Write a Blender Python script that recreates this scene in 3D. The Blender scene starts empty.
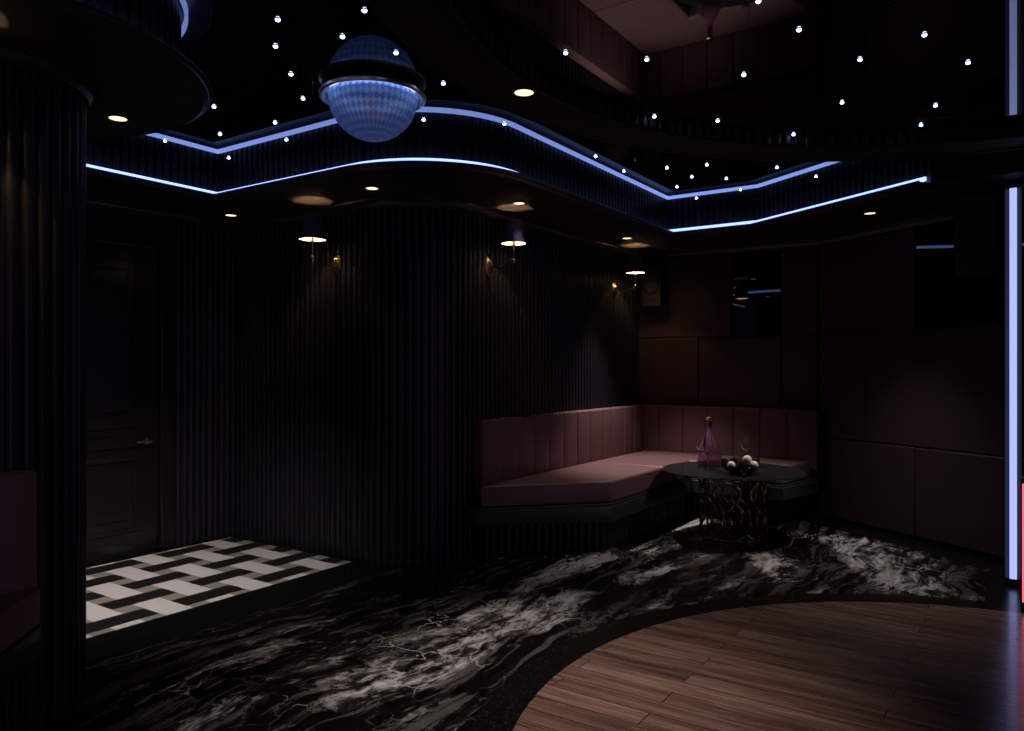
import bpy, bmesh, math, random
from mathutils import Vector, Matrix
random.seed(7)
PI = math.pi
SC = bpy.context.scene
COL = SC.collection
SIN, COS = 0.5619, 0.8272          # heading of the room axes against the view direction
H = 1.4; FPX = 755.3; HOR = 367.0  # eye height, focal length in pixels, horizon row
ZC = 2.825                         # mirror ceiling
ZS = 2.60                          # underside of the dropped soffits
def R(X, Y): return (COS*X - SIN*Y, SIN*X + COS*Y)          # viewer-frame plan -> room plan
def V(x, y): return (COS*x + SIN*y, -SIN*x + COS*y)         # room plan -> viewer-frame plan
def at(px, py, z):                                          # photo pixel at height z -> room plan
    Y = (z-H)*FPX/(HOR-py); return R((px-512)/FPX*Y, Y)
def pix(x, y, z):
    X, Y = V(x, y); return (512+FPX*X/Y, HOR-(z-H)*FPX/Y)

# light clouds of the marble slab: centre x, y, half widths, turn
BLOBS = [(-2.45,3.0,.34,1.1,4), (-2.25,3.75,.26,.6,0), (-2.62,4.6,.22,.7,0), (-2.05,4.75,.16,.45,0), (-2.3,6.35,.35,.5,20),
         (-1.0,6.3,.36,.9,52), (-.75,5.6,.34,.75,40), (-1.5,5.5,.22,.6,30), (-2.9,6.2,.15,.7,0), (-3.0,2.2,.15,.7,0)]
# ------------------------------------------------------------------ materials
def nt(name):
    m = bpy.data.materials.new(name); m.use_nodes = True
    t = m.node_tree; b = t.nodes['Principled BSDF']; return m, t, b
def N(t, typ, **kw):
    n = t.nodes.new(typ)
    for k, v in kw.items(): setattr(n, k, v)
    return n
def L(t, a, b): t.links.new(a, b)
def val(t, x):
    return x
def setin(t, sock, x):
    if isinstance(x, bpy.types.NodeSocket): t.links.new(x, sock)
    else: sock.default_value = x
def M(t, op, a, b=None, c=None, clamp=False):
    n = N(t, 'ShaderNodeMath', operation=op); n.use_clamp = clamp
    setin(t, n.inputs[0], a)
    if b is not None: setin(t, n.inputs[1], b)
    if c is not None: setin(t, n.inputs[2], c)
    return n.outputs[0]
def mixc(t, f, a, b, blend='MIX'):
    n = N(t, 'ShaderNodeMix', data_type='RGBA', blend_type=blend)
    setin(t, n.inputs[0], f)
    setin(t, n.inputs[6], a if isinstance(a, bpy.types.NodeSocket) else (*a, 1) if len(a) == 3 else a)
    setin(t, n.inputs[7], b if isinstance(b, bpy.types.NodeSocket) else (*b, 1) if len(b) == 3 else b)
    return n.outputs[2]
def noise(t, vec, scale, detail=4, rough=.55, dist=0.0):
    n = N(t, 'ShaderNodeTexNoise'); L(t, vec, n.inputs['Vector'])
    n.inputs['Scale'].default_value = scale; n.inputs['Detail'].default_value = detail
    n.inputs['Roughness'].default_value = rough; n.inputs['Distortion'].default_value = dist
    return n
def ramp(t, fac, stops):
    n = N(t, 'ShaderNodeValToRGB'); L(t, fac, n.inputs[0])
    cr = n.color_ramp
    while len(cr.elements) < len(stops): cr.elements.new(.5)
    for e, (p, c) in zip(cr.elements, stops):
        e.position = p; e.color = (*c, 1) if not isinstance(c, (int, float)) else (c, c, c, 1)
    return n.outputs[0]
def objco(t): return N(t, 'ShaderNodeTexCoord').outputs['Object']
def mapping(t, vec, scale=(1,1,1), rot=(0,0,0), loc=(0,0,0)):
    n = N(t, 'ShaderNodeMapping'); L(t, vec, n.inputs[0])
    n.inputs['Location'].default_value = loc; n.inputs['Rotation'].default_value = rot; n.inputs['Scale'].default_value = scale
    return n.outputs[0]
def bump(t, b, h, strength=.2, dist=.01):
    n = N(t, 'ShaderNodeBump'); n.inputs['Strength'].default_value = strength; n.inputs['Distance'].default_value = dist
    L(t, h, n.inputs['Height']); L(t, n.outputs[0], b.inputs['Normal'])
def pbr(name, col, rough=.5, metal=0, spec=.5, var=.0, bscale=0, bstr=.1, trans=0, ior=1.45):
    m, t, b = nt(name)
    b.inputs['Roughness'].default_value = rough; b.inputs['Metallic'].default_value = metal
    b.inputs['Specular IOR Level'].default_value = spec; b.inputs['IOR'].default_value = ior
    b.inputs['Transmission Weight'].default_value = trans
    b.inputs['Base Color'].default_value = (*col, 1)
    if var:
        n = noise(t, objco(t), 9, 4)
        L(t, mixc(t, n.outputs[0], tuple(c*(1-var) for c in col), tuple(c*(1+var) for c in col)), b.inputs['Base Color'])
    if bscale:
        n = noise(t, objco(t), bscale, 3); bump(t, b, n.outputs[0], bstr, .002)
    return m
def emit(name, col, s):
    m, t, b = nt(name)
    b.inputs['Base Color'].default_value = (*[min(1, c) for c in col], 1)
    b.inputs['Emission Color'].default_value = (*col, 1); b.inputs['Emission Strength'].default_value = s
    b.inputs['Roughness'].default_value = .4
    return m

MAT = {}
MAT['flute'] = pbr('fluted_lacquer', (.017,.0165,.023), .42, spec=.45, var=.2)
MAT['soffit'] = pbr('soffit_paint', (.032,.026,.027), .6, spec=.25, var=.1)
MAT['lip'] = pbr('cove_lip_lacquer', (.035,.035,.050), .33)
MAT['mirror'] = pbr('black_gloss_ceiling', (.003,.003,.004), .015, ior=1.9)
MAT['wall_mirror'] = pbr('black_wall_mirror', (.003,.003,.004), .02, ior=1.6)
MAT['plain'] = pbr('dark_wall_paint', (.02,.017,.018), .6, var=.15)
MAT['panel'] = pbr('brown_leather_panel', (.060,.036,.036), .5, var=.12, bscale=90, bstr=.15)
MAT['leather'] = pbr('maroon_leather', (.190,.100,.107), .42, spec=.5, var=.08, bscale=120, bstr=.12)
MAT['platform'] = pbr('platform_lacquer', (.036,.042,.041), .4, var=.1)
MAT['door'] = pbr('door_lacquer', (.016,.014,.016), .22, var=.1)
MAT['black'] = pbr('black_satin', (.010,.010,.011), .4)
MAT['speaker'] = pbr('speaker_black', (.045,.038,.045), .5)
MAT['cone'] = pbr('speaker_cone', (.035,.035,.038), .35)
MAT['bronze'] = pbr('aged_bronze', (.46,.34,.17), .26, metal=1, var=.25)
MAT['brass'] = pbr('polished_brass', (.70,.50,.28), .2, metal=1)
MAT['steel'] = pbr('brushed_steel', (.55,.52,.50), .25, metal=1)
MAT['chrome'] = pbr('dark_chrome', (.85,.74,.64), .34, metal=1)
MAT['smoke_glass'] = pbr('smoked_glass', (.018,.023,.025), .08, spec=.6)
MAT['shade_out'] = pbr('navy_shade_fabric', (.075,.068,.15), .8, spec=.1, bscale=300, bstr=.3)
MAT['shade_in'] = pbr('cream_shade_lining', (.78,.80,.82), .8, spec=.1)
MAT['bulb'] = emit('warm_bulb', (1.0,.66,.34), 2.5)
MAT['glow_bulb'] = emit('dim_amber_bulb', (1.0,.42,.16), .35)
MAT['globe_fill'] = emit('globe_blue_fill', (.34,.50,1.0), 4.0)  # added blue glow for the dome; the lamp itself shows only an amber bulb
MAT['lens'] = emit('downlight_lens', (1.0,.74,.46), 1.7)
MAT['trim'] = pbr('downlight_trim', (.03,.026,.024), .35)
MAT['led'] = emit('cool_led', (.28,.40,1.0), 2.4)
MAT['led_post'] = emit('pale_blue_led', (.42,.48,1.0), 1.1)
MAT['red_led'] = emit('red_led', (1.0,.16,.20), 1.3)
MAT['star'] = emit('star_led', (.55,.62,1.0), 9)
MAT['gold'] = pbr('gold_cap', (.85,.62,.32), .22, metal=1)
MAT['ball_dark'] = pbr('dark_bauble', (.045,.03,.02), .10, metal=.6)
MAT['ball_cream'] = pbr('cream_bauble', (.80,.72,.55), .4, var=.06)
MAT['bowl'] = pbr('black_bowl_glass', (.012,.013,.015), .06)

def glass(name, col, rough=.0, ior=1.45):
    m, t, b = nt(name)
    g = N(t, 'ShaderNodeBsdfGlass'); g.inputs['Color'].default_value = (*col, 1); g.inputs['Roughness'].default_value = rough
    g.inputs['IOR'].default_value = ior
    L(t, g.outputs[0], t.nodes['Material Output'].inputs[0]); t.nodes.remove(b)
    return m
MAT['glass'] = glass('clear_crystal', (.97,.97,1.0))
MAT['bottle'] = glass('violet_glass', (.95,.84,.90), .10)
t = MAT['bottle'].node_tree; tr = N(t, 'ShaderNodeBsdfTranslucent'); tr.inputs[0].default_value = (.80,.55,.66,1)
mx = N(t, 'ShaderNodeMixShader'); mx.inputs[0].default_value = .22
L(t, t.nodes['Glass BSDF'].outputs[0], mx.inputs[1]); L(t, tr.outputs[0], mx.inputs[2]); L(t, mx.outputs[0], t.nodes['Material Output'].inputs[0])
# the lamp's milky cut glass: part refracting, part scattering
for nm, fac, tc in (('cutglass', .62, (.62,.76,.95)), ('cutglass_facet', .74, (.30,.40,.62))):
    m, t, b = nt(nm); MAT[nm] = m
    tr = N(t, 'ShaderNodeBsdfTranslucent'); tr.inputs[0].default_value = (*tc,1)
    gs = N(t, 'ShaderNodeBsdfGlass'); gs.inputs['Color'].default_value = (.9,.93,1,1); gs.inputs['Roughness'].default_value = .35; gs.inputs['IOR'].default_value = 1.38
    mx = N(t, 'ShaderNodeMixShader'); mx.inputs[0].default_value = fac; L(t, gs.outputs[0], mx.inputs[1]); L(t, tr.outputs[0], mx.inputs[2])
    L(t, mx.outputs[0], t.nodes['Material Output'].inputs[0]); t.nodes.remove(b)

# granite
m, t, b = nt('black_granite'); MAT['granite'] = m
co = objco(t); n1 = noise(t, co, 70, 5, .7); n2 = noise(t, co, 9, 3)
sp = ramp(t, n1.outputs[0], [(.50,(.0025,.0027,.0027)), (.60,(.012,.013,.013)), (.72,(.085,.088,.088))])
L(t, mixc(t, M(t, 'MULTIPLY', n2.outputs[0], .5), sp, (.004,.004,.004)), b.inputs['Base Color']); b.inputs['Roughness'].default_value = .22

# marble: dark ground, drawn-out grey clouds, fine layered streaks and white cracks
m, t, b = nt('veined_marble'); MAT['marble'] = m
co = objco(t)
def warp(vec, sc, amt, det=3):
    wn = noise(t, vec, sc, det, .5)
    wv = N(t, 'ShaderNodeVectorMath', operation='SUBTRACT'); L(t, wn.outputs['Color'], wv.inputs[0]); wv.inputs[1].default_value = (.5,.5,.5)
    ws = N(t, 'ShaderNodeVectorMath', operation='SCALE'); L(t, wv.outputs[0], ws.inputs[0]); ws.inputs['Scale'].default_value = amt
    wa = N(t, 'ShaderNodeVectorMath', operation='ADD'); L(t, vec, wa.inputs[0]); L(t, ws.outputs[0], wa.inputs[1]); return wa.outputs[0]
W0 = warp(co, .8, .55); W1 = warp(W0, 3.0, .16, 4)
cl = noise(t, mapping(t, W1, scale=(1.0,.30,1)), 2.6, 8, .62, .3)
fine = noise(t, mapping(t, W1, scale=(1,.11,1)), 8, 9, .66, .2)
long_ = noise(t, mapping(t, W0, scale=(1,.05,1)), 13, 8, .66, .15)
grit = noise(t, mapping(t, W1, scale=(1,.45,1)), 22, 8, .72, .6)
hair = noise(t, mapping(t, W1, scale=(1,.17,1)), 3.6, 9, .62, .5)
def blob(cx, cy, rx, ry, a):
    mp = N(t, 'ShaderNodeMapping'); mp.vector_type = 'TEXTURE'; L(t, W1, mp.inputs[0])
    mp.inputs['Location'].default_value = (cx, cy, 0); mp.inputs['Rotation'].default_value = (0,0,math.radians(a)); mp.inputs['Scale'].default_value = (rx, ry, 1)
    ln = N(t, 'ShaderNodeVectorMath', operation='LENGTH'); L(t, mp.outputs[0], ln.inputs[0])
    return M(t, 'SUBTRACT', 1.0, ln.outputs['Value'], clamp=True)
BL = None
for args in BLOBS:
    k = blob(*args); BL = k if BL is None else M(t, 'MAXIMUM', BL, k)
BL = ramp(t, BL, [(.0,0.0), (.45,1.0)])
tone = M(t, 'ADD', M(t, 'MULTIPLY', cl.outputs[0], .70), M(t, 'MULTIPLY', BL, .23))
tone = M(t, 'ADD', tone, M(t, 'MULTIPLY', M(t, 'SUBTRACT', fine.outputs[0], .5), .95))
tone = M(t, 'ADD', tone, M(t, 'MULTIPLY', M(t, 'SUBTRACT', grit.outputs[0], .5), .60))
base = ramp(t, tone, [(.40,(.005,.0045,.004)), (.47,(.022,.019,.018)), (.52,(.115,.105,.10)), (.575,(.31,.30,.30)), (.68,(.66,.65,.67))])
ls = ramp(t, long_.outputs[0], [(.53,0.0), (.57,.8), (.66,1.0)])
base = mixc(t, M(t, 'MULTIPLY', ls, .5), base, (.15,.135,.125))
base = mixc(t, 1.0, base, ramp(t, long_.outputs[0], [(.37,.10), (.42,1.0)]), 'MULTIPLY')
ln = M(t, 'ABSOLUTE', M(t, 'SUBTRACT', hair.outputs[0], .5))
base = mixc(t, 1.0, base, ramp(t, ln, [(.0,0.06), (.014,1.0)]), 'MULTIPLY')
vo = N(t, 'ShaderNodeTexVoronoi', feature='DISTANCE_TO_EDGE')
L(t, mapping(t, warp(W0, 5, .30, 4), scale=(1,.55,1)), vo.inputs['Vector']); vo.inputs['Scale'].default_value = 5.5
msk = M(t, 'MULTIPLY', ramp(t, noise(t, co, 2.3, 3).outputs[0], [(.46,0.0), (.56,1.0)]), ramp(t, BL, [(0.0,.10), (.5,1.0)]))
crk = M(t, 'MULTIPLY', ramp(t, vo.outputs['Distance'], [(.0,1.0), (.010,.8), (.022,0.0)]), msk)
base = mixc(t, M(t, 'MULTIPLY', crk, .8), base, (.55,.53,.52))
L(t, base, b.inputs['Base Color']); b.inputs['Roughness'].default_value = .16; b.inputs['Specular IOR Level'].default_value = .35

# woven black, white and taupe tile
m, t, b = nt('woven_tile'); MAT['tile'] = m
co = objco(t); sx = N(t, 'ShaderNodeSeparateXYZ'); L(t, co, sx.inputs[0])
PT, WT = .285, .166
u = M(t, 'DIVIDE', M(t, 'ADD', sx.outputs[0], 4.43+PT*40.5), PT); v = M(t, 'DIVIDE', M(t, 'ADD', sx.outputs[1], -2.79+PT*40.5), PT)
inu = M(t, 'LESS_THAN', M(t, 'ABSOLUTE', M(t, 'SUBTRACT', M(t, 'FRACT', u), .5)), WT/PT/2)
inv = M(t, 'LESS_THAN', M(t, 'ABSOLUTE', M(t, 'SUBTRACT', M(t, 'FRACT', v), .5)), WT/PT/2)
# between crossings a strip belongs to the crossing it lies nearest to
par = M(t, 'MODULO', M(t, 'ADD', M(t, 'FLOOR', u), M(t, 'FLOOR', v)), 2.0)
par = M(t, 'GREATER_THAN', par, .5)                                   # 1: dark strip on top
dark = M(t, 'MULTIPLY', inu, M(t, 'MAXIMUM', par, M(t, 'SUBTRACT', 1.0, inv)))
white = M(t, 'MULTIPLY', inv, M(t, 'MAXIMUM', M(t, 'SUBTRACT', 1.0, par), M(t, 'SUBTRACT', 1.0, inu)))
nn = noise(t, co, 14, 5).outputs[0]
c = mixc(t, nn, (.30,.275,.24), (.38,.35,.30))
c = mixc(t, white, c, mixc(t, nn, (.74,.72,.73), (.86,.84,.85)))
c = mixc(t, dark, c, mixc(t, nn, (.010,.010,.010), (.022,.022,.022)))
L(t, c, b.inputs['Base Color']); b.inputs['Roughness'].default_value = .3

# wood planks
m, t, b = nt('walnut_planks'); MAT['wood'] = m
co = objco(t)
br = N(t, 'ShaderNodeTexBrick'); L(t, co, br.inputs['Vector']); br.offset = .37; br.offset_frequency = 2
br.inputs['Color1'].default_value = (0,0,0,1); br.inputs['Color2'].default_value = (1,1,1,1); br.inputs['Mortar'].default_value = (.5,.5,.5,1)
br.inputs['Scale'].default_value = 1; br.inputs['Mortar Size'].default_value = .0022; br.inputs['Mortar Smooth'].default_value = 0
br.inputs['Brick Width'].default_value = 1.25; br.inputs['Row Height'].default_value = .118
off = N(t, 'ShaderNodeVectorMath', operation='SCALE'); L(t, br.outputs['Color'], off.inputs[0]); off.inputs['Scale'].default_value = 7
ad = N(t, 'ShaderNodeVectorMath', operation='ADD'); L(t, co, ad.inputs[0]); L(t, off.outputs[0], ad.inputs[1])
g1 = noise(t, mapping(t, ad.outputs[0], scale=(.55,9,1)), 3.0, 7, .62, .5)
g2 = noise(t, mapping(t, ad.outputs[0], scale=(1,28,1)), 4.0, 5, .6)
gr = M(t, 'ADD', M(t, 'MULTIPLY', g1.outputs[0], .72), M(t, 'MULTIPLY', g2.outputs[0], .28))
c = ramp(t, gr, [(.32,(.060,.031,.024)), (.47,(.165,.092,.070)), (.62,(.29,.178,.138))])
c = mixc(t, .34, c, br.outputs['Color'], 'SOFT_LIGHT')
c = mixc(t, br.outputs['Fac'], c, (.012,.008,.007))
L(t, c, b.inputs['Base Color'])
b.inputs['Coat Weight'].default_value = .5; b.inputs['Coat Roughness'].default_value = .13
L(t, M(t, 'ADD', .19, M(t, 'MULTIPLY', g2.outputs[0], .14)), b.inputs['Roughness'])
bump(t, b, M(t, 'SUBTRACT', gr, M(t, 'MULTIPLY', br.outputs['Fac'], .6)), .25, .002)

# ------------------------------------------------------------------ mesh helpers
def link(name, bm, mats, parent=None, smooth=None, loc=None, bevel=0, seg=3):
    bmesh.ops.recalc_face_normals(bm, faces=bm.faces)
    me = bpy.data.meshes.new(name); bm.to_mesh(me); bm.free()
    if not isinstance(mats, (list, tuple)): mats = [mats]
    for k in mats: me.materials.append(MAT[k])
    o = bpy.data.objects.new(name, me); COL.objects.link(o)
    if parent: o.parent = parent
    if loc: o.location = loc
    if smooth is not None:
        for p in me.polygons: p.use_smooth = True
        me.set_sharp_from_angle(angle=math.radians(smooth))
    if bevel:
        md = o.modifiers.new('bevel', 'BEVEL'); md.width = bevel; md.segments = seg; md.limit_method = 'ANGLE'; md.angle_limit = math.radians(35)
        for p in me.polygons: p.use_smooth = True
        me.set_sharp_from_angle(angle=math.radians(60))
    return o
def struct(name, bm, mats, **kw):
    o = link(name, bm, mats, **kw); o['kind'] = 'structure'; return o
def tag(o, label, cat, group=None):
    o['label'] = label; o['category'] = cat
    if group: o['group'] = group
    return o
def thing(name, label, cat, loc=(0,0,0), rz=0, group=None):
    o = bpy.data.objects.new(name, None); o.empty_display_size = .1; COL.objects.link(o)
    o.location = loc; o.rotation_euler = (0,0,rz)
    return tag(o, label, cat, group)
def dup(root, loc, rz, label, name=None):
    r = root.copy(); COL.objects.link(r); r.location = loc; r.rotation_euler = (0,0,rz); r['label'] = label
    for ch in list(root.children):
        c = ch.copy(); COL.objects.link(c); c.parent = r
        for g in list(ch.children):
            d = g.copy(); COL.objects.link(d); d.parent = c
    return r
def box(bm, x0, x1, y0, y1, z0, z1, mi=0):
    vs = [bm.verts.new(p) for p in ((x0,y0,z0),(x1,y0,z0),(x1,y1,z0),(x0,y1,z0),(x0,y0,z1),(x1,y0,z1),(x1,y1,z1),(x0,y1,z1))]
    for f in ((3,2,1,0),(4,5,6,7),(0,1,5,4),(1,2,6,5),(2,3,7,6),(3,0,4,7)):
        bm.faces.new([vs[i] for i in f]).material_index = mi
def obox(bm, c, ux, hx, hy, z0, z1):            # box with plan axis ux
    uy = (-ux[1], ux[0]); vs = []
    for z in (z0, z1):
        for sx, sy in ((-1,-1),(1,-1),(1,1),(-1,1)):
            vs.append(bm.verts.new((c[0]+ux[0]*hx*sx+uy[0]*hy*sy, c[1]+ux[1]*hx*sx+uy[1]*hy*sy, z)))
    for f in ((3,2,1,0),(4,5,6,7),(0,1,5,4),(1,2,6,5),(2,3,7,6),(3,0,4,7)): bm.faces.new([vs[i] for i in f])
def prism(bm, poly, z0, z1, mi=0):
    a = [bm.verts.new((x,y,z0)) for x, y in poly]; b = [bm.verts.new((x,y,z1)) for x, y in poly]
    n = len(poly)
    bm.faces.new(a[::-1]).material_index = mi; bm.faces.new(b).material_index = mi
    for i in range(n): bm.faces.new((a[i], a[(i+1)%n], b[(i+1)%n], b[i])).material_index = mi
def lathe(bm, prof, seg=32, c=(0,0,0), a0=0, a1=2*PI, mi=0, closed=False):
    full = abs(a1-a0-2*PI) < 1e-6; k = seg if full else seg+1
    rings = []
    for r, z in prof:
        if r < 1e-6: rings.append([bm.verts.new((c[0], c[1], c[2]+z))]); continue
        rings.append([bm.verts.new((c[0]+r*math.cos(a0+(a1-a0)*i/seg), c[1]+r*math.sin(a0+(a1-a0)*i/seg), c[2]+z)) for i in range(k)])
    pairs = list(zip(rings, rings[1:])) + ([(rings[-1], rings[0])] if closed else [])
    for A, B in pairs:
        for i in range(seg):
            j = (i+1) % k
            if len(A) == 1 and len(B) == 1: continue
            if len(A) == 1: f = (A[0], B[i], B[j])
            elif len(B) == 1: f = (A[i], A[j], B[0])
            else: f = (A[i], A[j], B[j], B[i])
            bm.faces.new(f).material_index = mi
def tube(bm, pts, r, seg=8, closed=False, mi=0):
    P = [Vector(p) for p in pts]; n = len(P); rings = []
    prev = None
    for i in range(n):
        if closed: d = P[(i+1)%n]-P[i-1]
        else: d = P[min(i+1,n-1)]-P[max(i-1,0)]
        d.normalize()
        if prev is None:
            ref = Vector((0,0,1)) if abs(d.z) < .9 else Vector((1,0,0)); u = d.cross(ref).normalized()
        else:
            u = (prev - d*prev.dot(d)).normalized()
        prev = u; w = d.cross(u)
        rr = r[i] if isinstance(r, (list, tuple)) else r
        rings.append([bm.verts.new(P[i]+(u*math.cos(2*PI*k/seg)+w*math.sin(2*PI*k/seg))*rr) for k in range(seg)])
    for i in range(n if closed else n-1):
        A, B = rings[i], rings[(i+1)%n]
        for k in range(seg): bm.faces.new((A[k], A[(k+1)%seg], B[(k+1)%seg], B[k])).material_index = mi
    if not closed:
        bm.faces.new(rings[0][::-1]).material_index = mi; bm.faces.new(rings[-1]).material_index = mi
def sphere(bm, c, r, u=20, v=12, sz=1, mi=0):
    res = bmesh.ops.create_uvsphere(bm, u_segments=u, v_segments=v, radius=r, matrix=Matrix.Translation(c) @ Matrix.Diagonal((1,1,sz,1)))
    for vv in res['verts']:
        for f in vv.link_faces: f.material_index = mi
def arc(c, r, a0, a1, n): return [(c[0]+r*math.cos(a0+(a1-a0)*i/n), c[1]+r*math.sin(a0+(a1-a0)*i/n)) for i in range(n+1)]
def mitres(P, closed=False):                    # room side = right hand of travel
    n = len(P); nm = []
    for i in range(n-(0 if closed else 1)):
        a, b_ = P[i], P[(i+1)%n]; d = math.hypot(b_[0]-a[0], b_[1]-a[1]); nm.append(((b_[1]-a[1])/d, -(b_[0]-a[0])/d))
    out = []
    for i in range(n):
        if closed: n1, n2 = nm[i-1], nm[i]
        else: n1 = nm[max(i-1,0)]; n2 = nm[min(i,n-2)]
        k = 1+n1[0]*n2[0]+n1[1]*n2[1]; out.append(((n1[0]+n2[0])/k, (n1[1]+n2[1])/k))
    return out
def sweep(bm, P, prof, closed=False, mi=0, loop=False):
    mt = mitres(P, closed)
    rows = [[bm.verts.new((p[0]+q[0]*n, p[1]+q[1]*n, z)) for n, z in prof] for p, q in zip(P, mt)]
    m_ = len(rows)
    for i in range(m_ if closed else m_-1):
        A, B = rows[i], rows[(i+1)%m_]
        for k in range(len(prof)-(0 if loop else 1)):
            kk = (k+1) % len(prof); bm.faces.new((A[k], B[k], B[kk], A[kk])).material_index = mi
    if loop and not closed:
        bm.faces.new(rows[0][::-1]).material_index = mi; bm.faces.new(rows[-1]).material_index = mi
    return rows
PITCH = .058
CELL = [(0,0),(.25,0),(.28,.014),(.38,.020),(.62,.022),(.86,.020),(.97,.014)]
def flutes(bm, P, z0, z1, back=.08, pitch=PITCH, depth=1.0):
    """vertical reeds along the smooth plan path P; room side = right hand of travel; solid behind"""
    S = [0]
    for a, b_ in zip(P, P[1:]): S.append(S[-1]+math.hypot(b_[0]-a[0], b_[1]-a[1]))
    mt = mitres(P)
    def ev(s):
        i = 0
        while i < len(P)-2 and S[i+1] < s: i += 1
        f = (s-S[i])/max(S[i+1]-S[i], 1e-9)
        q = (mt[i][0]+(mt[i+1][0]-mt[i][0])*f, mt[i][1]+(mt[i+1][1]-mt[i][1])*f); l = math.hypot(*q)
        return (P[i][0]+(P[i+1][0]-P[i][0])*f, P[i][1]+(P[i+1][1]-P[i][1])*f), (q[0]/l, q[1]/l)
    n = max(1, round(S[-1]/pitch)); pt = S[-1]/n; st = []
    for k in range(n):
        for f, d in CELL: st.append(((k+f)*pt, d*depth))
    st.append((S[-1], 0))
    lo, hi = [], []
    for s, d in st:
        p, q = ev(s); x, y = p[0]+q[0]*d, p[1]+q[1]*d
        lo.append(bm.verts.new((x,y,z0))); hi.append(bm.verts.new((x,y,z1)))
    for i in range(len(lo)-1): bm.faces.new((lo[i], lo[i+1], hi[i+1], hi[i]))
    if back:
        bl, bh = [], []
        for p, q in zip(P, mt):
            bl.append(bm.verts.new((p[0]-q[0]*back, p[1]-q[1]*back, z0))); bh.append(bm.verts.new((p[0]-q[0]*back, p[1]-q[1]*back, z1)))
        for i in range(len(bl)-1): bm.faces.new((bl[i+1], bl[i], bh[i], bh[i+1]))
        bm.faces.new((lo[0], hi[0], bh[0], bl[0])); bm.faces.new((lo[-1], bl[-1], bh[-1], hi[-1]))

# ------------------------------------------------------------------ plan of the room
VD = -5.51                       # door wall
I0 = (VD, 3.955); C1 = (-3.44, 7.50); K = (-1.59, 7.50)
D = (.8375, -.5464)              # angled wall heading
def ang(t_, n=0): return (K[0]+D[0]*t_ + D[1]*n, K[1]+D[1]*t_ - D[0]*n)   # n towards the room
WARC = arc((-3.94, 4.455), .50, -PI/2, 0, 20)
RW = 3.3; RB = -2.2              # right and rear limits
AE = ang(3.2)
WC = R(2.0, 2.44); WC = (WC[0], WC[1])       # centre of dance floor and ring
PC = R(-2.20, 3.09)                          # round pillar

# floor and its inlays
bm = bmesh.new(); box(bm, VD-.3, RW+.3, RB-.3, 7.9, -.1, 0); struct('floor', bm, 'granite')
bm = bmesh.new(); prism(bm, [(-5.40,-1.6),(-4.0,-1.6),(-4.0,3.84),(-5.40,3.84)], -.02, .002); struct('floor_woven_tile', bm, 'tile')
cA = ang(0, .33); tB = (-.2-cA[0])/D[0]; cB = (-.2, cA[1]+D[1]*tB)
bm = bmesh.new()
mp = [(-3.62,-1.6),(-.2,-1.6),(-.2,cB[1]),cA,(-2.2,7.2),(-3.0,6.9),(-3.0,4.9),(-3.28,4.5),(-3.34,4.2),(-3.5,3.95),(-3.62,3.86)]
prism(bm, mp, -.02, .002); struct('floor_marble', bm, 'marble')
bm = bmesh.new(); lathe(bm, [(0,-.02),(2.22,-.02),(2.22,.003),(0,.003)], 96, (WC[0],WC[1],0)); struct('floor_granite_border', bm, 'granite')
bm = bmesh.new(); lathe(bm, [(0,-.02),(2.05,-.02),(2.05,.005),(0,.005)], 128, (WC[0],WC[1],0)); struct('floor_wood_planks', bm, 'wood')

# walls
bm = bmesh.new()
flutes(bm, [(VD, 3.40), (VD, 3.955)], 0, ZS+.02)
box(bm, VD-.08, VD-.001, RB-.1, 2.30, 0, ZC); box(bm, VD-.08, VD-.001, 2.29, 3.40, 2.40, ZC)
struct('wall_left', bm, 'flute', smooth=40)
bm = bmesh.new()
flutes(bm, [(VD-.05, 3.955), WARC[0]], 0, ZS+.02); flutes(bm, WARC, 0, ZS+.02); flutes(bm, [WARC[-1], (-3.44, 7.56)], 0, ZS+.02)
struct('wall_fluted', bm, 'flute', smooth=40)
bm = bmesh.new(); box(bm, C1[0]-.1, K[0]+.05, 7.50, 7.62, 0, ZC); struct('wall_back', bm, 'plain')
bm = bmesh.new()
a = [ang(-.02), ang(3.2), ang(3.2,-.12), ang(-.06,-.12)]; prism(bm, a, 0, ZC)
box(bm, AE[0]-.02, RW, AE[1], AE[1]+.12, 0, ZC); struct('wall_angled', bm, 'plain')

# mirror ceiling
bm = bmesh.new(); box(bm, VD-.12, RW+.12, RB-.12, 7.75, ZC, ZC+.1); struct('ceiling', bm, 'mirror')

# cove along the walls
F4 = (-.505, 5.795)
FARC = arc((-3.51, 4.12), .70, -PI/2, 0, 28)
FP = [(-4.95,-1.0), (-4.95,3.42)] + FARC + [(-2.81,6.71), (-1.92,6.71), F4]
QP = [(VD,-1.0), I0] + arc((-3.94,4.455), .50, -PI/2, 0, 28) + [C1, K, ang(1.90)]
bm = bmesh.new()
flutes(bm, FP[0:2], 2.63, ZC, .0); flutes(bm, [FP[1], FARC[0]], 2.63, ZC, 0); flutes(bm, FARC, 2.63, ZC, 0)
flutes(bm, [FARC[-1], FP[-3]], 2.63, ZC, 0); flutes(bm, FP[-3:-1], 2.63, ZC, 0); flutes(bm, FP[-2:], 2.63, ZC, 0)
for f in bm.faces: f.material_index = 0
LIP = [(-.02,2.632),(.130,2.632),(.144,2.641),(.152,2.636),(.152,2.628),(.139,2.622),(.135,2.612),(.120,2.604),(.112,ZS),(.08,ZS)]
rows = sweep(bm, FP, LIP, mi=1)
qv = [bm.verts.new((q[0], q[1], ZS)) for q in QP]
for i in range(len(rows)-1):
    bm.faces.new((rows[i][-1], rows[i+1][-1], qv[i+1], qv[i])).material_index = 2
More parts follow.
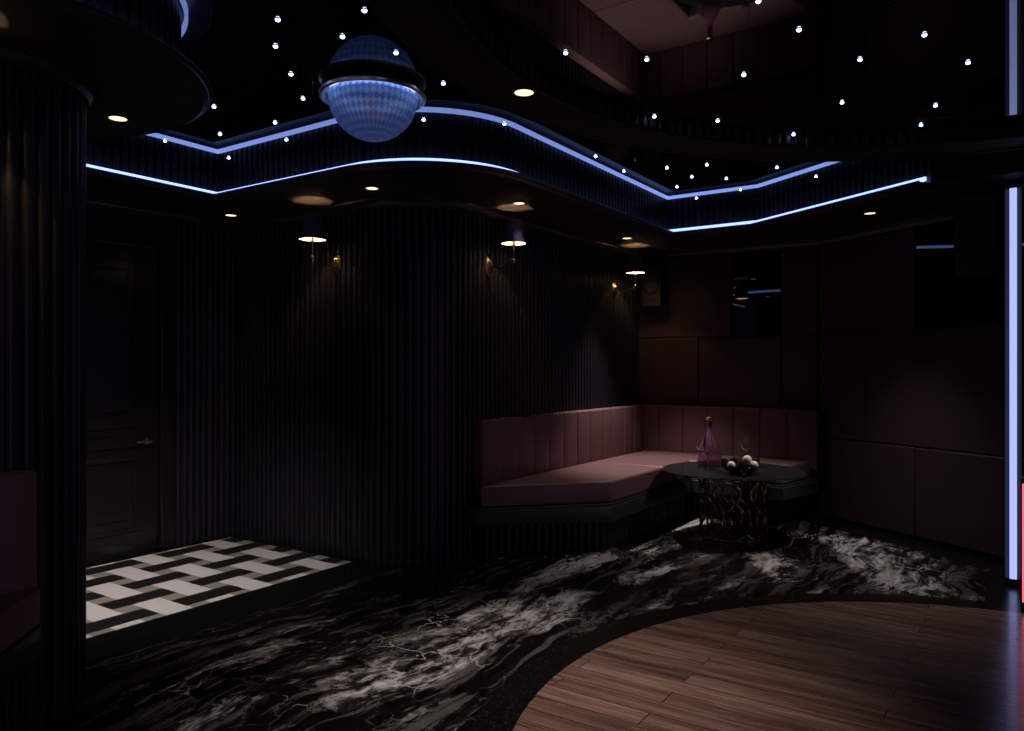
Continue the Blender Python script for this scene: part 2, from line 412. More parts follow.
struct('ceiling_cove', bm, ['flute','lip','soffit'], smooth=35)
# crown moulding where the walls meet the soffit
bm = bmesh.new()
CR = [(0,ZS),(.075,ZS),(.07,ZS-.012),(.045,ZS-.022),(.03,ZS-.045),(.022,ZS-.06),(0,ZS-.06)]
sweep(bm, [(VD,-1.0), I0] + WARC + [C1, K, ang(1.95)], CR); struct('trim_1', bm, 'lip', smooth=40)
# bulkhead closing the cove at the right
bm = bmesh.new()
prism(bm, [F4, (F4[0],5.60), (.9,5.60), (RW,4.6), (RW,AE[1]), AE, ang(1.90)], ZS, ZC); struct('ceiling_bulkhead', bm, 'soffit')

# cove light
bm = bmesh.new(); sweep(bm, FP[:-1] + [(F4[0]-.025,F4[1]+.0163)], [(.036,2.654),(.050,2.654),(.050,2.682),(.036,2.682)], loop=True)
tag(link('cove_light_strip', bm, 'led'), 'long glowing blue-white light strip following the ceiling cove above the fluted walls', 'led strip')

# round pillar with its own round soffit
bm = bmesh.new()
flutes(bm, arc(PC, .378, 0, 2*PI, 120), 0, ZS+.01, 0)
lathe(bm, [(.38,ZS),(.456,ZS),(.45,ZS-.012),(.43,ZS-.02),(.418,ZS-.04),(.412,ZS-.06),(.38,ZS-.06)], 96, (*PC,0))
struct('wall_round_pillar', bm, 'flute', smooth=40)
bm = bmesh.new()
flutes(bm, arc(PC, .755, 0, 2*PI, 120), 2.63, ZC, 0)
lathe(bm, [(.75,2.632),(.885,2.632),(.899,2.641),(.907,2.636),(.907,2.628),(.893,2.622),(.889,2.612),(.875,2.604),(.868,ZS)], 128, (*PC,0), mi=1)
lathe(bm, [(.868,ZS),(.38,ZS)], 128, (*PC,0), mi=2)
struct('ceiling_pillar_soffit', bm, ['flute','lip','soffit'], smooth=35)
bm = bmesh.new(); lathe(bm, [(.790,2.654),(.805,2.654),(.805,2.682),(.790,2.682)], 128, (*PC,0), closed=True)
tag(link('cove_light_strip', bm, 'led'), 'round blue-white light strip in the cove over the left pillar', 'led strip')

# ceiling ring over the dance floor, with a lower gloss disc inside it
ZR0 = 2.548; ZRC = 2.60; RC = R(1.68, 2.05); RIN, ROUT = 1.90, 2.16
bm = bmesh.new()
lathe(bm, [(RIN,ZC-.01),(RIN,ZR0+.012),(RIN-.006,ZR0+.006),(RIN-.004,ZR0-.004),(RIN+.012,ZR0-.006),(RIN+.022,ZR0),(ROUT-.04,ZR0),(ROUT-.03,ZR0-.008),(ROUT-.004,ZR0-.006),(ROUT,ZR0+.004),(ROUT,ZC-.01)], 160, (*RC,0), mi=1)
flutes(bm, arc(RC, RIN-.001, 0, -2*PI, 160), ZR0+.004, ZRC, 0)
struct('ceiling_ring', bm, ['flute','soffit'], smooth=35)
bm = bmesh.new(); lathe(bm, [(0,ZRC),(RIN+.05,ZRC),(RIN+.05,ZRC+.03),(0,ZRC+.03)], 96, (*RC,0)); struct('ceiling_ring_disc', bm, 'mirror')

# ------------------------------------------------------------------ upholstered wall panels and wall mirrors
def panel_on(p0, p1, z0, z1, label, name='padded_wall_panel', mat='panel', thick=.035, cat='wall panel', grp=None, bev=.010):
    ux = (p1[0]-p0[0], p1[1]-p0[1]); l = math.hypot(*ux); ux = (ux[0]/l, ux[1]/l); nrm = (ux[1], -ux[0])
    c = ((p0[0]+p1[0])/2+nrm[0]*(thick/2+.001), (p0[1]+p1[1])/2+nrm[1]*(thick/2+.001))
    bm = bmesh.new(); ha = l/2-.003; z0 += .003; z1 -= .003
    rz = math.atan2(ux[1], ux[0])
    box(bm, -ha, ha, -thick/2, thick/2, 0, z1-z0)
    o = link(name, bm, mat, bevel=bev, seg=3); o.location = (c[0], c[1], z0); o.rotation_euler = (0,0,rz)
    return tag(o, label, cat, grp)
G = 'upholstered wall panels'
yb = 7.50
def bk(v): return (v, yb)
ZR = (.02,.75,1.705,2.535)
panel_on(bk(-3.43), bk(-2.765), ZR[1], ZR[2], 'dark padded wall panel above the sofa, in the room corner below the small speaker', grp=G)
panel_on(bk(-2.765), bk(-1.944), ZR[1], ZR[2], 'dark padded wall panel behind the decanter, directly below the mirror over the sofa', grp=G)
panel_on(bk(-1.944), bk(-1.61), ZR[1], ZR[2], 'narrow dark padded panel above the right end of the sofa', grp=G)
panel_on(bk(-3.43), bk(-2.42), ZR[2], ZR[3], 'dark padded wall panel behind the small speaker, left of the black mirror', grp=G)
panel_on(bk(-2.42), bk(-1.944), ZR[2], ZR[3]-.005, 'black wall mirror above the sofa reflecting curved blue light strips', 'wall_mirror', 'wall_mirror', .02, 'mirror', None, .003)
panel_on(bk(-1.944), bk(-1.61), ZR[2], ZR[3], 'narrow dark upper panel just right of the mirror above the sofa', grp=G)
panel_on(ang(.02), ang(1.035), ZR[2], ZR[3], 'wide dark upper wall panel between the two black mirrors', grp=G)
panel_on(ang(1.035), ang(2.30), ZR[2], ZR[3]-.005, 'black wall mirror behind the hanging box reflecting two straight light lines', 'wall_mirror', 'wall_mirror', .02, 'mirror', None, .003)
panel_on(ang(.02), ang(.545), ZR[1], ZR[2], 'middle-row brown panel on the right wall, nearest the sofa end', grp=G)
panel_on(ang(.545), ang(2.30), ZR[1], ZR[2], 'long middle-row brown panel below the right-hand mirror', grp=G)
panel_on(ang(.02), ang(1.035), ZR[0], ZR[1], 'bottom-row brown panel on the right wall beside the sofa end', grp=G)
panel_on(ang(1.035), ang(2.30), ZR[0], ZR[1], 'bottom-row brown panel on the right wall nearest the upright light strip', grp=G)

# ------------------------------------------------------------------ door
dr = bpy.data.objects.new('door_1', None); COL.objects.link(dr); dr.location = (VD, 2.85, 0); dr['kind'] = 'structure'
dr['label'] = 'dark panelled door with lever handle behind the pillar'
bm = bmesh.new()
for y0, y1, z0, z1 in ((-.54,-.43,0,2.41),(.43,.54,0,2.41),(-.43,.43,2.31,2.41)): box(bm, -.05, .03, y0, y1, z0, z1)
box(bm, -.05, .045, -.56, .56, 2.40, 2.45); link('door_frame', bm, 'door', dr, bevel=.008)
bm = bmesh.new(); box(bm, -.05, -.012, -.428, .428, .005, 2.307)
def mould(bm, y0, y1, z0, z1, w=.03, h=.014):
    x0 = -.013
    for a0, a1, b0, b1 in ((y0,y1,z0,z0+w),(y0,y1,z1-w,z1),(y0,y0+w,z0+w,z1-w),(y1-w,y1,z0+w,z1-w)): box(bm, x0, x0+h, a0, a1, b0, b1)
    box(bm, x0, x0+.008, y0+.09, y1-.09, z0+.09, z1-.09)
lf = link('door_leaf', bm, 'door', dr, bevel=.003, seg=2)
for z0, z1 in ((1.07,2.21),(.80,.98),(.17,.73)):
    bm = bmesh.new(); mould(bm, -.30, .27, z0, z1); link('door_panel', bm, 'door', dr, bevel=.005, seg=2)
bm = bmesh.new(); lathe(bm, [(0,0),(.027,0),(.027,.008),(.012,.012),(.012,.045),(0,.045)], 20)
bmesh.ops.rotate(bm, verts=bm.verts, matrix=Matrix.Rotation(PI/2,3,'Y'))
tube(bm, [(.045,.01,0),(.045,-.03,.002),(.045,-.115,.0)], [.010,.009,.007], 10)
link('door_handle', bm, 'steel', dr, smooth=40, loc=(-.012,.345,.835))

# ------------------------------------------------------------------ banquette in the corner
SZ = .53
def poly_block(poly, z0, z1):
    bm = bmesh.new(); prism(bm, poly, z0, z1); return bm
sofa = thing('corner_banquette', 'L-shaped maroon leather banquette built into the far corner behind the glass table', 'sofa', (-3.3,7.3,0))
def S(o): o.matrix_parent_inverse = Matrix.Translation((3.3,-7.3,0)); return o
W2 = -3.412; YB = 7.462
P0 = (-3.30,4.50); P1 = (-2.607,5.19); P2 = (-2.607,6.80); P4 = (-1.76,6.80); P5 = (-1.63,7.36)
def backrest(segs):
    bm = bmesh.new()
    for x0, x1, y0, y1 in segs:
        b2 = bmesh.new(); box(b2, x0, x1, y0, y1, SZ-.09, 1.003)
        bmesh.ops.bevel(b2, geom=[e for e in b2.edges], offset=.016, segments=3, profile=.6, affect='EDGES')
        tm = bpy.data.meshes.new('t'); b2.to_mesh(tm); b2.free(); bm.from_mesh(tm); bpy.data.meshes.remove(tm)
    return bm
n = 12; ys = [4.49+(7.335-4.49)*i/n for i in range(n+1)]
S(link('backrest', backrest([(W2, W2+.105, ys[i], ys[i+1]) for i in range(n)]), 'leather', sofa, smooth=50))
n = 7; xs = [W2+(-1.588-W2)*i/n for i in range(n+1)]
S(link('backrest', backrest([(xs[i], xs[i+1], YB-.115, YB) for i in range(n)]), 'leather', sofa, smooth=50))
XI = W2+.108; YI = YB-.118
def cushion(poly):
    bm = bmesh.new(); prism(bm, poly, .364, SZ); return bm
S(link('seat_cushion', cushion([(XI,4.44),(P1[0],P1[1]),(P1[0],6.18),(XI,6.18)]), 'leather', sofa, bevel=.022, seg=4))
S(link('seat_cushion', cushion([(XI,6.186),(P1[0],6.186),P2,P4,(-1.65,YI),(XI,YI)]), 'leather', sofa, bevel=.022, seg=4))
pf = [(W2,4.40),(P0[0]-.01,4.40),(P1[0]+.03,P1[1]-.05),(P2[0]+.03,P2[1]-.03),(P4[0]+.02,P4[1]-.03),(-1.588,7.36),(-1.588,YB),(W2,YB)]
bm = bmesh.new(); prism(bm, pf, .232, .345); prism(bm, [(W2,4.42),(P0[0],4.42),(P1[0]+.012,P1[1]-.02),(P2[0]+.012,P2[1]-.012),(P4[0]+.008,P4[1]-.012),(-1.615,7.36),(-1.615,YB),(W2,YB)], .345, .363)
S(link('platform', bm, 'platform', sofa, bevel=.004, seg=2))
bm = bmesh.new()
pl = [(XI-.05,4.52),(P1[0]-.07,P1[1]+.03),(P2[0]-.07,P2[1]+.07),(P4[0]-.07,P4[1]+.07),(-1.73,7.36)]
for a_, b_ in zip(pl, pl[1:]): flutes(bm, [a_, b_], .0, .233, .02)
S(link('plinth', bm, 'flute', sofa, smooth=40))

# banquette wrapped round the pillar, foreground left
sof2 = thing('curved_banquette', 'maroon leather banquette wrapped round the fluted pillar at the left picture edge', 'sofa', (*PC,0))
def pa(cam_deg): return math.radians(cam_deg) - math.atan2(SIN, COS)*-1   # viewer-frame heading -> room heading
def rp(r, deg):
    X, Y = r*math.cos(math.radians(deg)), r*math.sin(math.radians(deg)); return R(X, Y)
A0, A1 = -31.4, -155
def band(r0, r1, d0, d1, n=24): 
    return [rp(r1, d0+(d1-d0)*i/n) for i in range(n+1)] + [rp(r0, d1+(d0-d1)*i/n) for i in range(n+1)]
def bench(r0, tip, out0, r1, d1, n=24):
    return [rp(r0+tip, A0)] + [rp(r1, out0+(d1-out0)*i/n) for i in range(n+1)] + [rp(r0, d1+(A0-d1)*i/n) for i in range(n+1)]
bm = bmesh.new(); nseg = 8
for i in range(nseg):
    d0 = A0+(A1-A0)*i/nseg; d1 = A0+(A1-A0)*(i+1)/nseg
    b2 = bmesh.new(); prism(b2, band(.408,.500,d0,d1,4), .47, 1.012)
    tm = bpy.data.meshes.new('t'); b2.to_mesh(tm); b2.free(); bm.from_mesh(tm); bpy.data.meshes.remove(tm)
link('backrest', bm, 'leather', sof2, bevel=.014, seg=3)
link('seat_cushion', poly_block(bench(.503,.01,-53,.84,A1), .44, .575), 'leather', sof2, bevel=.02, seg=4)
link('platform', poly_block(bench(.408,.112,-52,.86,A1), .315, .438), 'platform', sof2, bevel=.004, seg=2)
bm = bmesh.new(); pp = [rp(.46,A0-1)] + [rp(.78, -55+(A1+55)*i/24) for i in range(25)]
pp = pp[::-1]; flutes(bm, pp[-2:], 0, .316, .02); flutes(bm, pp[:-1], 0, .316, .02)
link('plinth', bm, 'flute', sof2, smooth=40)

# ------------------------------------------------------------------ table and the things on it
TC = R(1.83, 6.27); TZ = .548
tb = thing('coffee_table', 'round smoked-glass table on a bronze lattice drum in front of the banquette', 'table', (*TC,0))
bm = bmesh.new(); lathe(bm, [(0,TZ-.014),(.560,TZ-.014),(.568,TZ-.010),(.570,TZ-.005),(.566,TZ),(0,TZ)], 96); link('table_top', bm, 'smoke_glass', tb, smooth=30)
bm = bmesh.new(); RT = .278; hz = TZ-.014
nl = 11
for k in range(nl):
    for sgn in (1,-1):
        pts = []
        for i in range(25):
            f = i/24; z = .012+f*(hz-.024)
            a_ = 2*PI*k/nl + sgn*(.36*math.sin(f*2*PI*1.0)+ .30*f) + random.uniform(-.004,.004)
            r_ = RT*(1-.10*math.sin(PI*f)) + (.006 if sgn > 0 else -.006)
            pts.append((r_*math.cos(a_), r_*math.sin(a_), z))
        tube(bm, pts, [.0075+.003*math.sin(PI*i/24) for i in range(25)], 6)
link('lattice_drum', bm, 'bronze', tb, smooth=60)
bm = bmesh.new()
for z in (.011, hz-.011):
    bm = bmesh.new(); tube(bm, [(RT*math.cos(2*PI*i/48), RT*math.sin(2*PI*i/48), z) for i in range(48)], .010, 8, True)
    link('base_ring' if z < .1 else 'top_ring', bm, 'bronze', tb, smooth=60)

def on_table(X, Y): return (*R(X, Y), TZ+.0005)
bt = thing('decanter', 'violet glass decanter with gold stopper on the table', 'bottle', on_table(1.716,6.55))
bm = bmesh.new()
lathe(bm, [(0,0),(.085,0),(.100,.010),(.104,.05),(.098,.11),(.078,.18),(.050,.235),(.028,.275),(.024,.30),(.024,.365),(.028,.37),(.028,.378),(.018,.378),
           (.018,.30),(.022,.272),(.044,.230),(.072,.176),(.091,.11),(.096,.05),(.090,.018),(0,.014)], 40); link('bottle_body', bm, 'bottle', bt, smooth=60)
bm = bmesh.new(); lathe(bm, [(0,.379),(.020,.379),(.020,.388),(.030,.392),(.036,.400),(.036,.412),(.028,.418),(0,.420)], 28); link('stopper', bm, 'gold', bt, smooth=40)
gl = thing('wine_glass', 'tall clear wine glass on the table, left of the two beside the decanter', 'glass', on_table(1.602,6.40), 0, 'wine glasses on the table')
bm = bmesh.new(); lathe(bm, [(0,0),(.036,0),(.037,.003),(.012,.008),(.0045,.016),(.004,.06),(.0045,.115),(.012,.128),(.010,.131),(.0,.134)], 32)
link('stem', bm, 'glass', gl, smooth=50)
bm = bmesh.new(); lathe(bm, [(0,.130),(.014,.132),(.030,.150),(.040,.178),(.041,.205),(.034,.270),(.0325,.270),(.0393,.205),(.0383,.180),(.0285,.1525),(.013,.1365),(0,.1355)], 32)
link('glass_bowl', bm, 'glass', gl, smooth=50)
dup(gl, on_table(1.622,6.26), 0, 'tall clear wine glass on the table, just in front of the decanter')
dup(gl, on_table(2.005,6.47), 0, 'tall clear wine glass standing behind the bowl of baubles')
bx, by = 1.835, 6.06
bw = thing('decor_bowl', 'shallow black glass bowl holding dark and cream baubles', 'bowl', on_table(bx,by))
bm = bmesh.new(); lathe(bm, [(0,0),(.07,0),(.075,.004),(.12,.025),(.158,.062),(.160,.065),(.155,.064),(.115,.032),(.07,.012),(0,.011)], 48); link('bowl_shell', bm, 'bowl', bw, smooth=60)
bw.children[0].name = 'bowl_shell'
def ball(dx, dy, dz, r, mat, label, grp):
    bm = bmesh.new(); sphere(bm, (0,0,0), r, 24, 14)
    o = link('bauble', bm, mat, smooth=180); x, y = R(bx+dx, by+dy); o.location = (x, y, TZ+dz)
    return tag(o, label, 'bauble', grp)
GB = 'baubles in the bowl'
ball(.050,-.005,.108,.037,'ball_cream','large cream bauble on top of the bauble pile', GB)
ball(.092,-.048,.070,.034,'ball_cream','cream bauble at the front right of the bowl', GB)
ball(-.088,-.045,.070,.032,'ball_cream','small cream bauble at the front left of the bowl', GB)
ball(-.125,.008,.088,.032,'ball_dark','dark bauble at the far left edge of the bowl', GB)
ball(-.045,.030,.095,.036,'ball_dark','dark bauble at the back of the bowl, left of the top cream one', GB)
ball(-.010,-.040,.078,.036,'ball_dark','dark bauble at the middle front of the bowl', GB)
ball(.022,.080,.085,.034,'ball_dark','dark bauble at the very back of the bowl, behind the top cream one', GB)
ball(.125,.022,.092,.034,'ball_dark','dark bauble at the far right edge of the bowl', GB)
ball(.045,-.075,.062,.028,'ball_dark','small dark bauble between the cream ones at the bowl front', GB)
bm = bmesh.new(); lathe(bm, [(0,0),(.022,0),(.026,.006),(.020,.014),(.012,.020),(.022,.034),(.028,.048),(.022,.060),(.0,.066)], 10)
o = link('crystal_ornament', bm, 'glass'); o.location = on_table(1.80,5.86)
tag(o, 'small faceted crystal ornament glinting in front of the bowl', 'ornament')

# ------------------------------------------------------------------ lamps
def lightobj(name, typ, parent, loc, power, col, rad=.02, spot=None, blend=.6, rot=None):
    ld = bpy.data.lights.new(name, typ); ld.energy = power; ld.color = col; ld.shadow_soft_size = rad
    if typ == 'SPOT': ld.spot_size = math.radians(spot); ld.spot_blend = blend
    o = bpy.data.objects.new(name, ld); COL.objects.link(o); o.parent = parent; o.location = loc
    if rot: o.rotation_euler = rot
    return o
WARM = (1.0,.60,.31)
sc_ = thing('wall_sconce', 'shaded brass wall sconce on the left fluted wall, nearest the door', 'wall lamp', (-4.255,3.955-.018,2.17), PI, 'wall sconces')
bm = bmesh.new(); lathe(bm, [(0,0),(.048,0),(.050,.006),(.042,.014),(.030,.020),(.020,.036),(.0,.040)], 24)
bmesh.ops.rotate(bm, verts=bm.verts, matrix=Matrix.Rotation(-PI/2,3,'X')); bmesh.ops.scale(bm, verts=bm.verts, vec=(1,1,1.7)); link('backplate', bm, 'bronze', sc_, smooth=40)
bm = bmesh.new(); tube(bm, [(0,.03,0),(0,.07,-.022),(0,.13,-.020),(0,.19,.0),(0,.235,.016)], [.009,.007,.006,.006,.007], 10); link('arm', bm, 'brass', sc_, smooth=60)
bm = bmesh.new(); sphere(bm, (0,.235,.018), .019, 16, 10); lathe(bm, [(0,-.03),(.007,-.02),(.010,-.01),(.012,.0)], 14, (0,.235,.010)); link('knob', bm, 'brass', sc_, smooth=60)
bm = bmesh.new(); lathe(bm, [(.0,.03),(.010,.034),(.006,.05),(.006,.12),(.018,.128),(.018,.134),(.009,.140),(.009,.17),(0,.17)], 16, (0,.235,0)); link('stem', bm, 'brass', sc_, smooth=40)
bm = bmesh.new(); lathe(bm, [(.096,.150),(.066,.325),(.064,.325),(.094,.150)], 40, (0,.235,0), closed=True)
for f in bm.faces:
    c_ = f.calc_center_median(); f.normal_update()
me_in = 0
bm.faces.ensure_lookup_table()
for i, f in enumerate(bm.faces):
    if i//40 == 2: f.material_index = 1
sh = link('lamp_shade', bm, ['shade_out','shade_in'], sc_, smooth=40)
bm = bmesh.new(); tube(bm, [(-.066,.235,.320),(.066,.235,.320)], .002, 6); tube(bm, [(0,.169,.320),(0,.301,.320)], .002, 6); tube(bm, [(0,.235,.17),(0,.235,.322)], .003, 6); link('shade_carrier', bm, 'brass', sc_)
bm = bmesh.new(); lathe(bm, [(0,.172),(.010,.174),(.016,.195),(.012,.225),(0,.245)], 16, (0,.235,0)); link('bulb', bm, 'bulb', sc_, smooth=60)
lightobj('sconce_light', 'POINT', sc_, (0,.235,.232), 11, WARM, .015)
dup(sc_, (-3.44+.018,4.715,2.18), -PI/2, 'shaded brass wall sconce above the left end of the banquette')
dup(sc_, (-3.44+.018,6.86,2.18), -PI/2, 'shaded brass wall sconce in the corner beside the small speaker')
sa = math.radians(-58.5); sx_, sy_ = R(.400*math.cos(sa), .400*math.sin(sa))
dup(sc_, (PC[0]+sx_, PC[1]+sy_, 2.18), math.atan2(sy_, sx_)-PI/2, 'shaded brass wall sconce on the round pillar past the left picture edge')

DL = thing('downlight', 'recessed warm downlight in the soffit above the door corner', 'downlight', (0,0,0), 0, 'recessed warm downlights')
bm = bmesh.new(); lathe(bm, [(.040,0),(.052,0),(.052,-.004),(.048,-.006),(.040,-.004)], 32, closed=True); link('trim_ring', bm, 'trim', DL, smooth=40)
bm = bmesh.new(); lathe(bm, [(0,-.003),(.040,-.003),(.040,-.001),(0,-.001)], 32); link('lens', bm, 'lens', DL)
def place_dl(px, py, z, label, power, spot=95, first=False, pos=None, tilt=None):
    x, y = pos if pos else at(px, py, z)
    if first: r = DL; r.location = (x,y,z)
    else: r = dup(DL, (x,y,z), 0, label)
    r['label'] = label
    if tilt:                                   # beam turned towards a floor point (viewer frame)
        tx, ty = R(*tilt); tilt = Vector((tx-x, ty-y, -z)).to_track_quat('-Z','Y').to_euler()
    if power: 
        l_ = lightobj('downlight_beam', 'SPOT', r, (0,0,-.02), power, (1.0,.88,.83), .04, spot, .9)
        if tilt: l_.rotation_euler = tilt
    return r
roots = [(372,188,ZS,'recessed warm downlight above the rounded wall corner, right of the globe lamp',3,50),
         (519,203,ZS,'recessed warm downlight directly above the middle wall sconce',16,46,(.60,5.7)),
         (627,238,ZS,'recessed warm downlight above the corner sconce and small speaker',190,66,(1.33,6.74)),
         (870,213,ZS,'recessed warm downlight in the soffit over the right wall',105,82,(2.2,5.55)),
         (118,118,ZS,'recessed warm downlight under the round soffit behind the left pillar',140,66,(-2.22,4.95)),
         (524,92,ZR0,'recessed warm downlight in the ceiling ring right of the globe lamp',165,72)]
for r_ in roots: place_dl(*r_[:6], tilt=r_[6] if len(r_) > 6 else None)
place_dl(231,215,ZS,'recessed warm downlight in the soffit above the door corner',6,50,True)
for d, pw in ((-3,125),(-75,115),(219,35)):
    a_ = math.radians(d); x, y = R(1.68+2.03*math.cos(a_), 2.05+2.03*math.sin(a_)); 
    place_dl(0,0,ZR0,'recessed warm downlight in the ceiling ring behind or above the viewer',pw,78,pos=(x,y))
place_dl(0,0,ZS,'recessed warm downlight over the tiled entrance, hidden behind the pillar',40,60,pos=(-5.10,2.35))

# globe lamp under the mirror ceiling
gx, gy = R(-.184*3.88, 3.88)
gb = thing('globe_ceiling_lamp', 'cut-glass half-globe ceiling lamp with a bright metal rim', 'ceiling lamp', (gx,gy,ZC))
bm = bmesh.new(); lathe(bm, [(0,-.002),(.225,-.002),(.258,-.016),(.272,-.034),(.270,-.046),(.258,-.050),(.252,-.040),(.238,-.030),(.20,-.024),(0,-.022)], 72); link('metal_rim', bm, 'chrome', gb, smooth=40)
bm = bmesh.new(); RG = .226
nu, nv = 44, 16; ringv = []
for j in range(nv+1):
    th = PI/2*j/nv; row = []
    for i in range(nu):
        a_ = 2*PI*(i+.5*(j % 2))/nu
        r_ = RG*(1+.010*(1 if (i+j) % 2 else -1))*math.cos(th); row.append(bm.verts.new((r_*math.cos(a_), r_*math.sin(a_), -.035-RG*1.0*math.sin(th)*(1))))
    ringv.append(row)
for j in range(nv-1):
    for i in range(nu):
        a, b_, c_, d_ = ringv[j][i], ringv[j][(i+1)%nu], ringv[j+1][(i+1)%nu], ringv[j+1][i]
        if j % 2 == 0: fs = (bm.faces.new((a,b_,d_)), bm.faces.new((b_,c_,d_)))
        else: fs = (bm.faces.new((a,c_,d_)), bm.faces.new((a,b_,c_)))
        fs[1].material_index = 1
for v_ in ringv[-1]: bm.verts.remove(v_)
bv = bm.verts.new((0,0,-.035-RG))
for i in range(nu): bm.faces.new((ringv[nv-1][i], ringv[nv-1][(i+1)%nu], bv))
gd = link('glass_dome', bm, ['cutglass','cutglass_facet'], gb)
md = gd.modifiers.new('shell', 'SOLIDIFY'); md.thickness = .008; md.offset = -1
bm = bmesh.new(); lathe(bm, [(0,-.025),(.014,-.025),(.014,-.08),(.030,-.105),(.032,-.13),(.018,-.155),(0,-.160)], 20); link('bulb', bm, 'glow_bulb', gb, smooth=60)

bm = bmesh.new(); tube(bm, [(.200*math.cos(2*PI*i/40), .200*math.sin(2*PI*i/40), -.032) for i in range(40)], .008, 8, True); link('added_glow_ring', bm, 'globe_fill', gb, smooth=60)  # glowing ring added under the rim so the dome looks blue

# ------------------------------------------------------------------ star lights
ST = [(277.8,20),(275.5,46.6),(291,74.5),(303,98.8),(214,107),(220,134.3),(228.6,158),(275,122.8),(286.4,140),(364.5,10.8),(342.5,37),(396,53),(443.3,83.7),(423.6,120),(165,141),
 (504.3,124),(595.6,156.6),(623.8,171.4),(666.9,168.1),(691.8,177),(677,187),(696.4,198.3),(706.9,165),(726.4,178.7),(777,167.6),(816,176.7),(740.5,190),
 (565.7,53.2),(646.8,59.8),(654.4,116.9),(758.3,1.7),(799,30.2),(924.5,35.3),(860,60),(968,63),(743.8,75.2),(842,102.8),(935.6,105.8),(921,125.3),(717.6,121.3),(793.5,134.7)]
ORD = ['first','second','third','fourth','fifth','sixth','seventh','eighth','ninth','tenth','eleventh','twelfth','thirteenth','fourteenth','fifteenth','sixteenth']
zones = {'left': [], 'mid': [], 'far': [], 'ring': []}
for i, (px, py) in enumerate(ST):
    if i >= 27: zones['ring'].append((px,py))
    elif px < 330: zones['left'].append((px,py))
    elif px < 520: zones['mid'].append((px,py))
    else: zones['far'].append((px,py))
TX = {'left': 'star light from the left in the black ceiling left of the globe lamp',
      'mid': 'star light from the left in the ceiling around the globe lamp',
      'far': 'star light from the left, along the far cove above the banquette',
      'ring': 'star light from the left inside the big ceiling ring'}
proto = None
for z_, lst in zones.items():
    for i, (px, py) in enumerate(sorted(lst)):
        zc = (ZRC if z_ == 'ring' else ZC)-.004; x, y = at(px, py, zc); lab = ORD[i] + ' tiny ' + TX[z_]
        if proto is None:
            bm = bmesh.new(); lathe(bm, [(.0105,.003),(.0125,.001),(.0125,.004),(.0105,.004)], 16, closed=True, mi=0)
            lathe(bm, [(.0105,.002),(.009,-.003),(.005,-.006),(0,-.007)], 16, mi=1)
            proto = link('star_light', bm, ['steel','star'], smooth=50); o = proto
        else:
            o = proto.copy(); COL.objects.link(o)
        o.location = (x, y, zc); o.scale = (.8,)*3 if z_ == 'ring' else (1,)*3; tag(o, lab, 'star light', 'star lights in the mirror ceiling')

# ------------------------------------------------------------------ speakers
vx, zy = -3.217, 2.02
sp = thing('bookshelf_speaker', 'small black speaker with round woofer on the wall beside the corner sconce', 'speaker', (-3.20,7.463-.096,2.03))
bm = bmesh.new(); box(bm, -.105, .105, -.09, .098, 0, .385); link('cabinet', bm, 'speaker', sp, bevel=.006, seg=2)
bm = bmesh.new(); lathe(bm, [(.070,0),(.086,.0),(.086,.006),(.078,.010),(.070,.004),(.030,-.018),(.026,-.006),(.0,.004)], 32)
bmesh.ops.rotate(bm, verts=bm.verts, matrix=Matrix.Rotation(PI/2,3,'X')); link('woofer', bm, 'cone', sp, smooth=40, loc=(.0,-.0905,.20))
bm = bmesh.new(); box(bm, -.05, .05, -.004, .0, -.012, .012); link('port', bm, 'cone', sp, loc=(.0,-.0905,.06), bevel=.002, seg=2)
bm = bmesh.new(); lathe(bm, [(.018,0),(.028,0),(.028,.005),(.018,.003),(0,.008)], 24); bmesh.ops.rotate(bm, verts=bm.verts, matrix=Matrix.Rotation(PI/2,3,'X')); link('tweeter', bm, 'cone', sp, smooth=40, loc=(0,-.0905,.325))

hx, hy = R(.62*5.22, 5.22); 
hs = thing('hanging_speaker', 'tall black box hanging under the bulkhead in front of the right-hand mirror', 'speaker', (hx,hy,2.05), 0)
hs.rotation_euler = (0,0,math.radians(-12))
bm = bmesh.new(); box(bm, -.140, .140, -.10, .10, 0, .53); link('cabinet', bm, 'speaker', hs, bevel=.008, seg=2)
bm = bmesh.new(); box(bm, -.128, .128, -.108, -.099, .012, .518); link('grille', bm, 'speaker', hs, bevel=.004, seg=2)
bm = bmesh.new(); box(bm, -.03, .03, -.02, .02, .540, ZS-2.05); link('bracket', bm, 'black', hs)

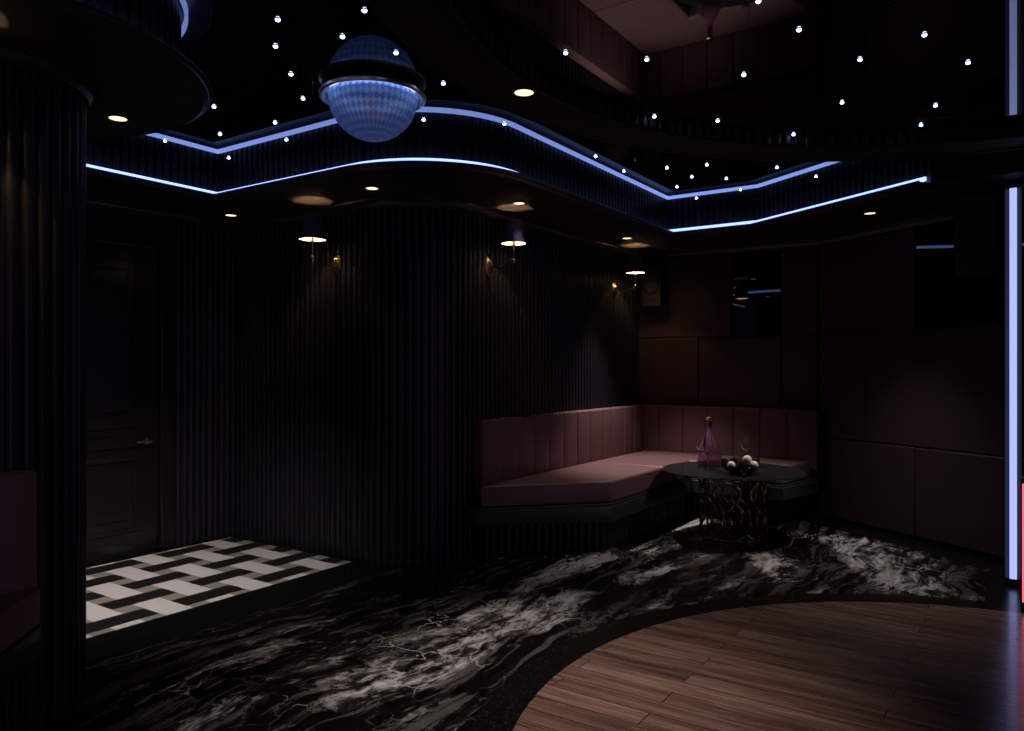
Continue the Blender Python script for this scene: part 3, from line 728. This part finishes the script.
# ------------------------------------------------------------------ upright light strips at the right
def post(name, label, cx, cy, head, w, z0, z1, mat, wing):
    t_ = thing(name, label, 'light post', (cx,cy,0), head)
    bm = bmesh.new()
    f = min(wing, .016); prof = [(-w/2-wing,-f),(-w/2-wing+.002,-f),(-w/2-.002,.008),(w/2+.002,.008),(w/2+wing-.002,-f),(w/2+wing,-f),(w/2+wing,.10),(-w/2-wing,.10)]
    prism(bm, prof, 0, z1+.03); link('post_body', bm, 'flute', t_)
    bm = bmesh.new(); box(bm, -w/2+.002, w/2-.002, -.006, .010, z0, z1); link('light_strip', bm, mat, t_, bevel=.004, seg=2)
    return t_
lx, ly = R(.6636*4.83, 4.83); face = math.atan2(-ly, -lx)+PI/2
post('light_post', 'tall upright pale-blue light strip standing before the right-hand wall', lx, ly, face, .044, .044, 2.545, 'led_post', .024)
rx, ry = R(.6792*4.33, 4.33)
post('light_post', 'short red light strip at the right picture edge', rx, ry, face, .03, .05, .73, 'red_led', .004)

# ------------------------------------------------------------------ camera, world, colour
cam = bpy.data.cameras.new('camera'); cam.sensor_width = 36; cam.lens = FPX/1024*36; cam.shift_y = 1.5/1024; cam.clip_start = .05
co_ = bpy.data.objects.new('camera', cam); COL.objects.link(co_); co_.location = (0,0,H)
co_.rotation_euler = (PI/2, 0, math.atan2(SIN, COS)); SC.camera = co_
w = bpy.data.worlds.new('world'); SC.world = w; w.use_nodes = True
# added violet fill in place of the unseen club, strongest from behind right
wt = w.node_tree; bg = wt.nodes['Background']
wd = N(wt, 'ShaderNodeTexCoord').outputs['Generated']
dx, dy = R(.72, -.69)
dp = N(wt, 'ShaderNodeVectorMath', operation='DOT_PRODUCT'); L(wt, wd, dp.inputs[0]); dp.inputs[1].default_value = (dx, dy, .05)
L(wt, ramp(wt, dp.outputs['Value'], [(0.0,(.022,.020,.030)), (.989,(.028,.023,.037)), (.995,(1.25,.88,1.55))]), bg.inputs[0]); bg.inputs[1].default_value = 1.0
SC.view_settings.view_transform = 'Standard'; SC.view_settings.look = 'None'; SC.view_settings.exposure = 0; SC.view_settings.gamma = 1
SC.view_settings.use_curve_mapping = False
cy = SC.cycles
cy.use_denoising = True; cy.max_bounces = 8; cy.glossy_bounces = 5; cy.transmission_bounces = 8; cy.sample_clamp_indirect = 3
cy.caustics_reflective = False; cy.caustics_refractive = False
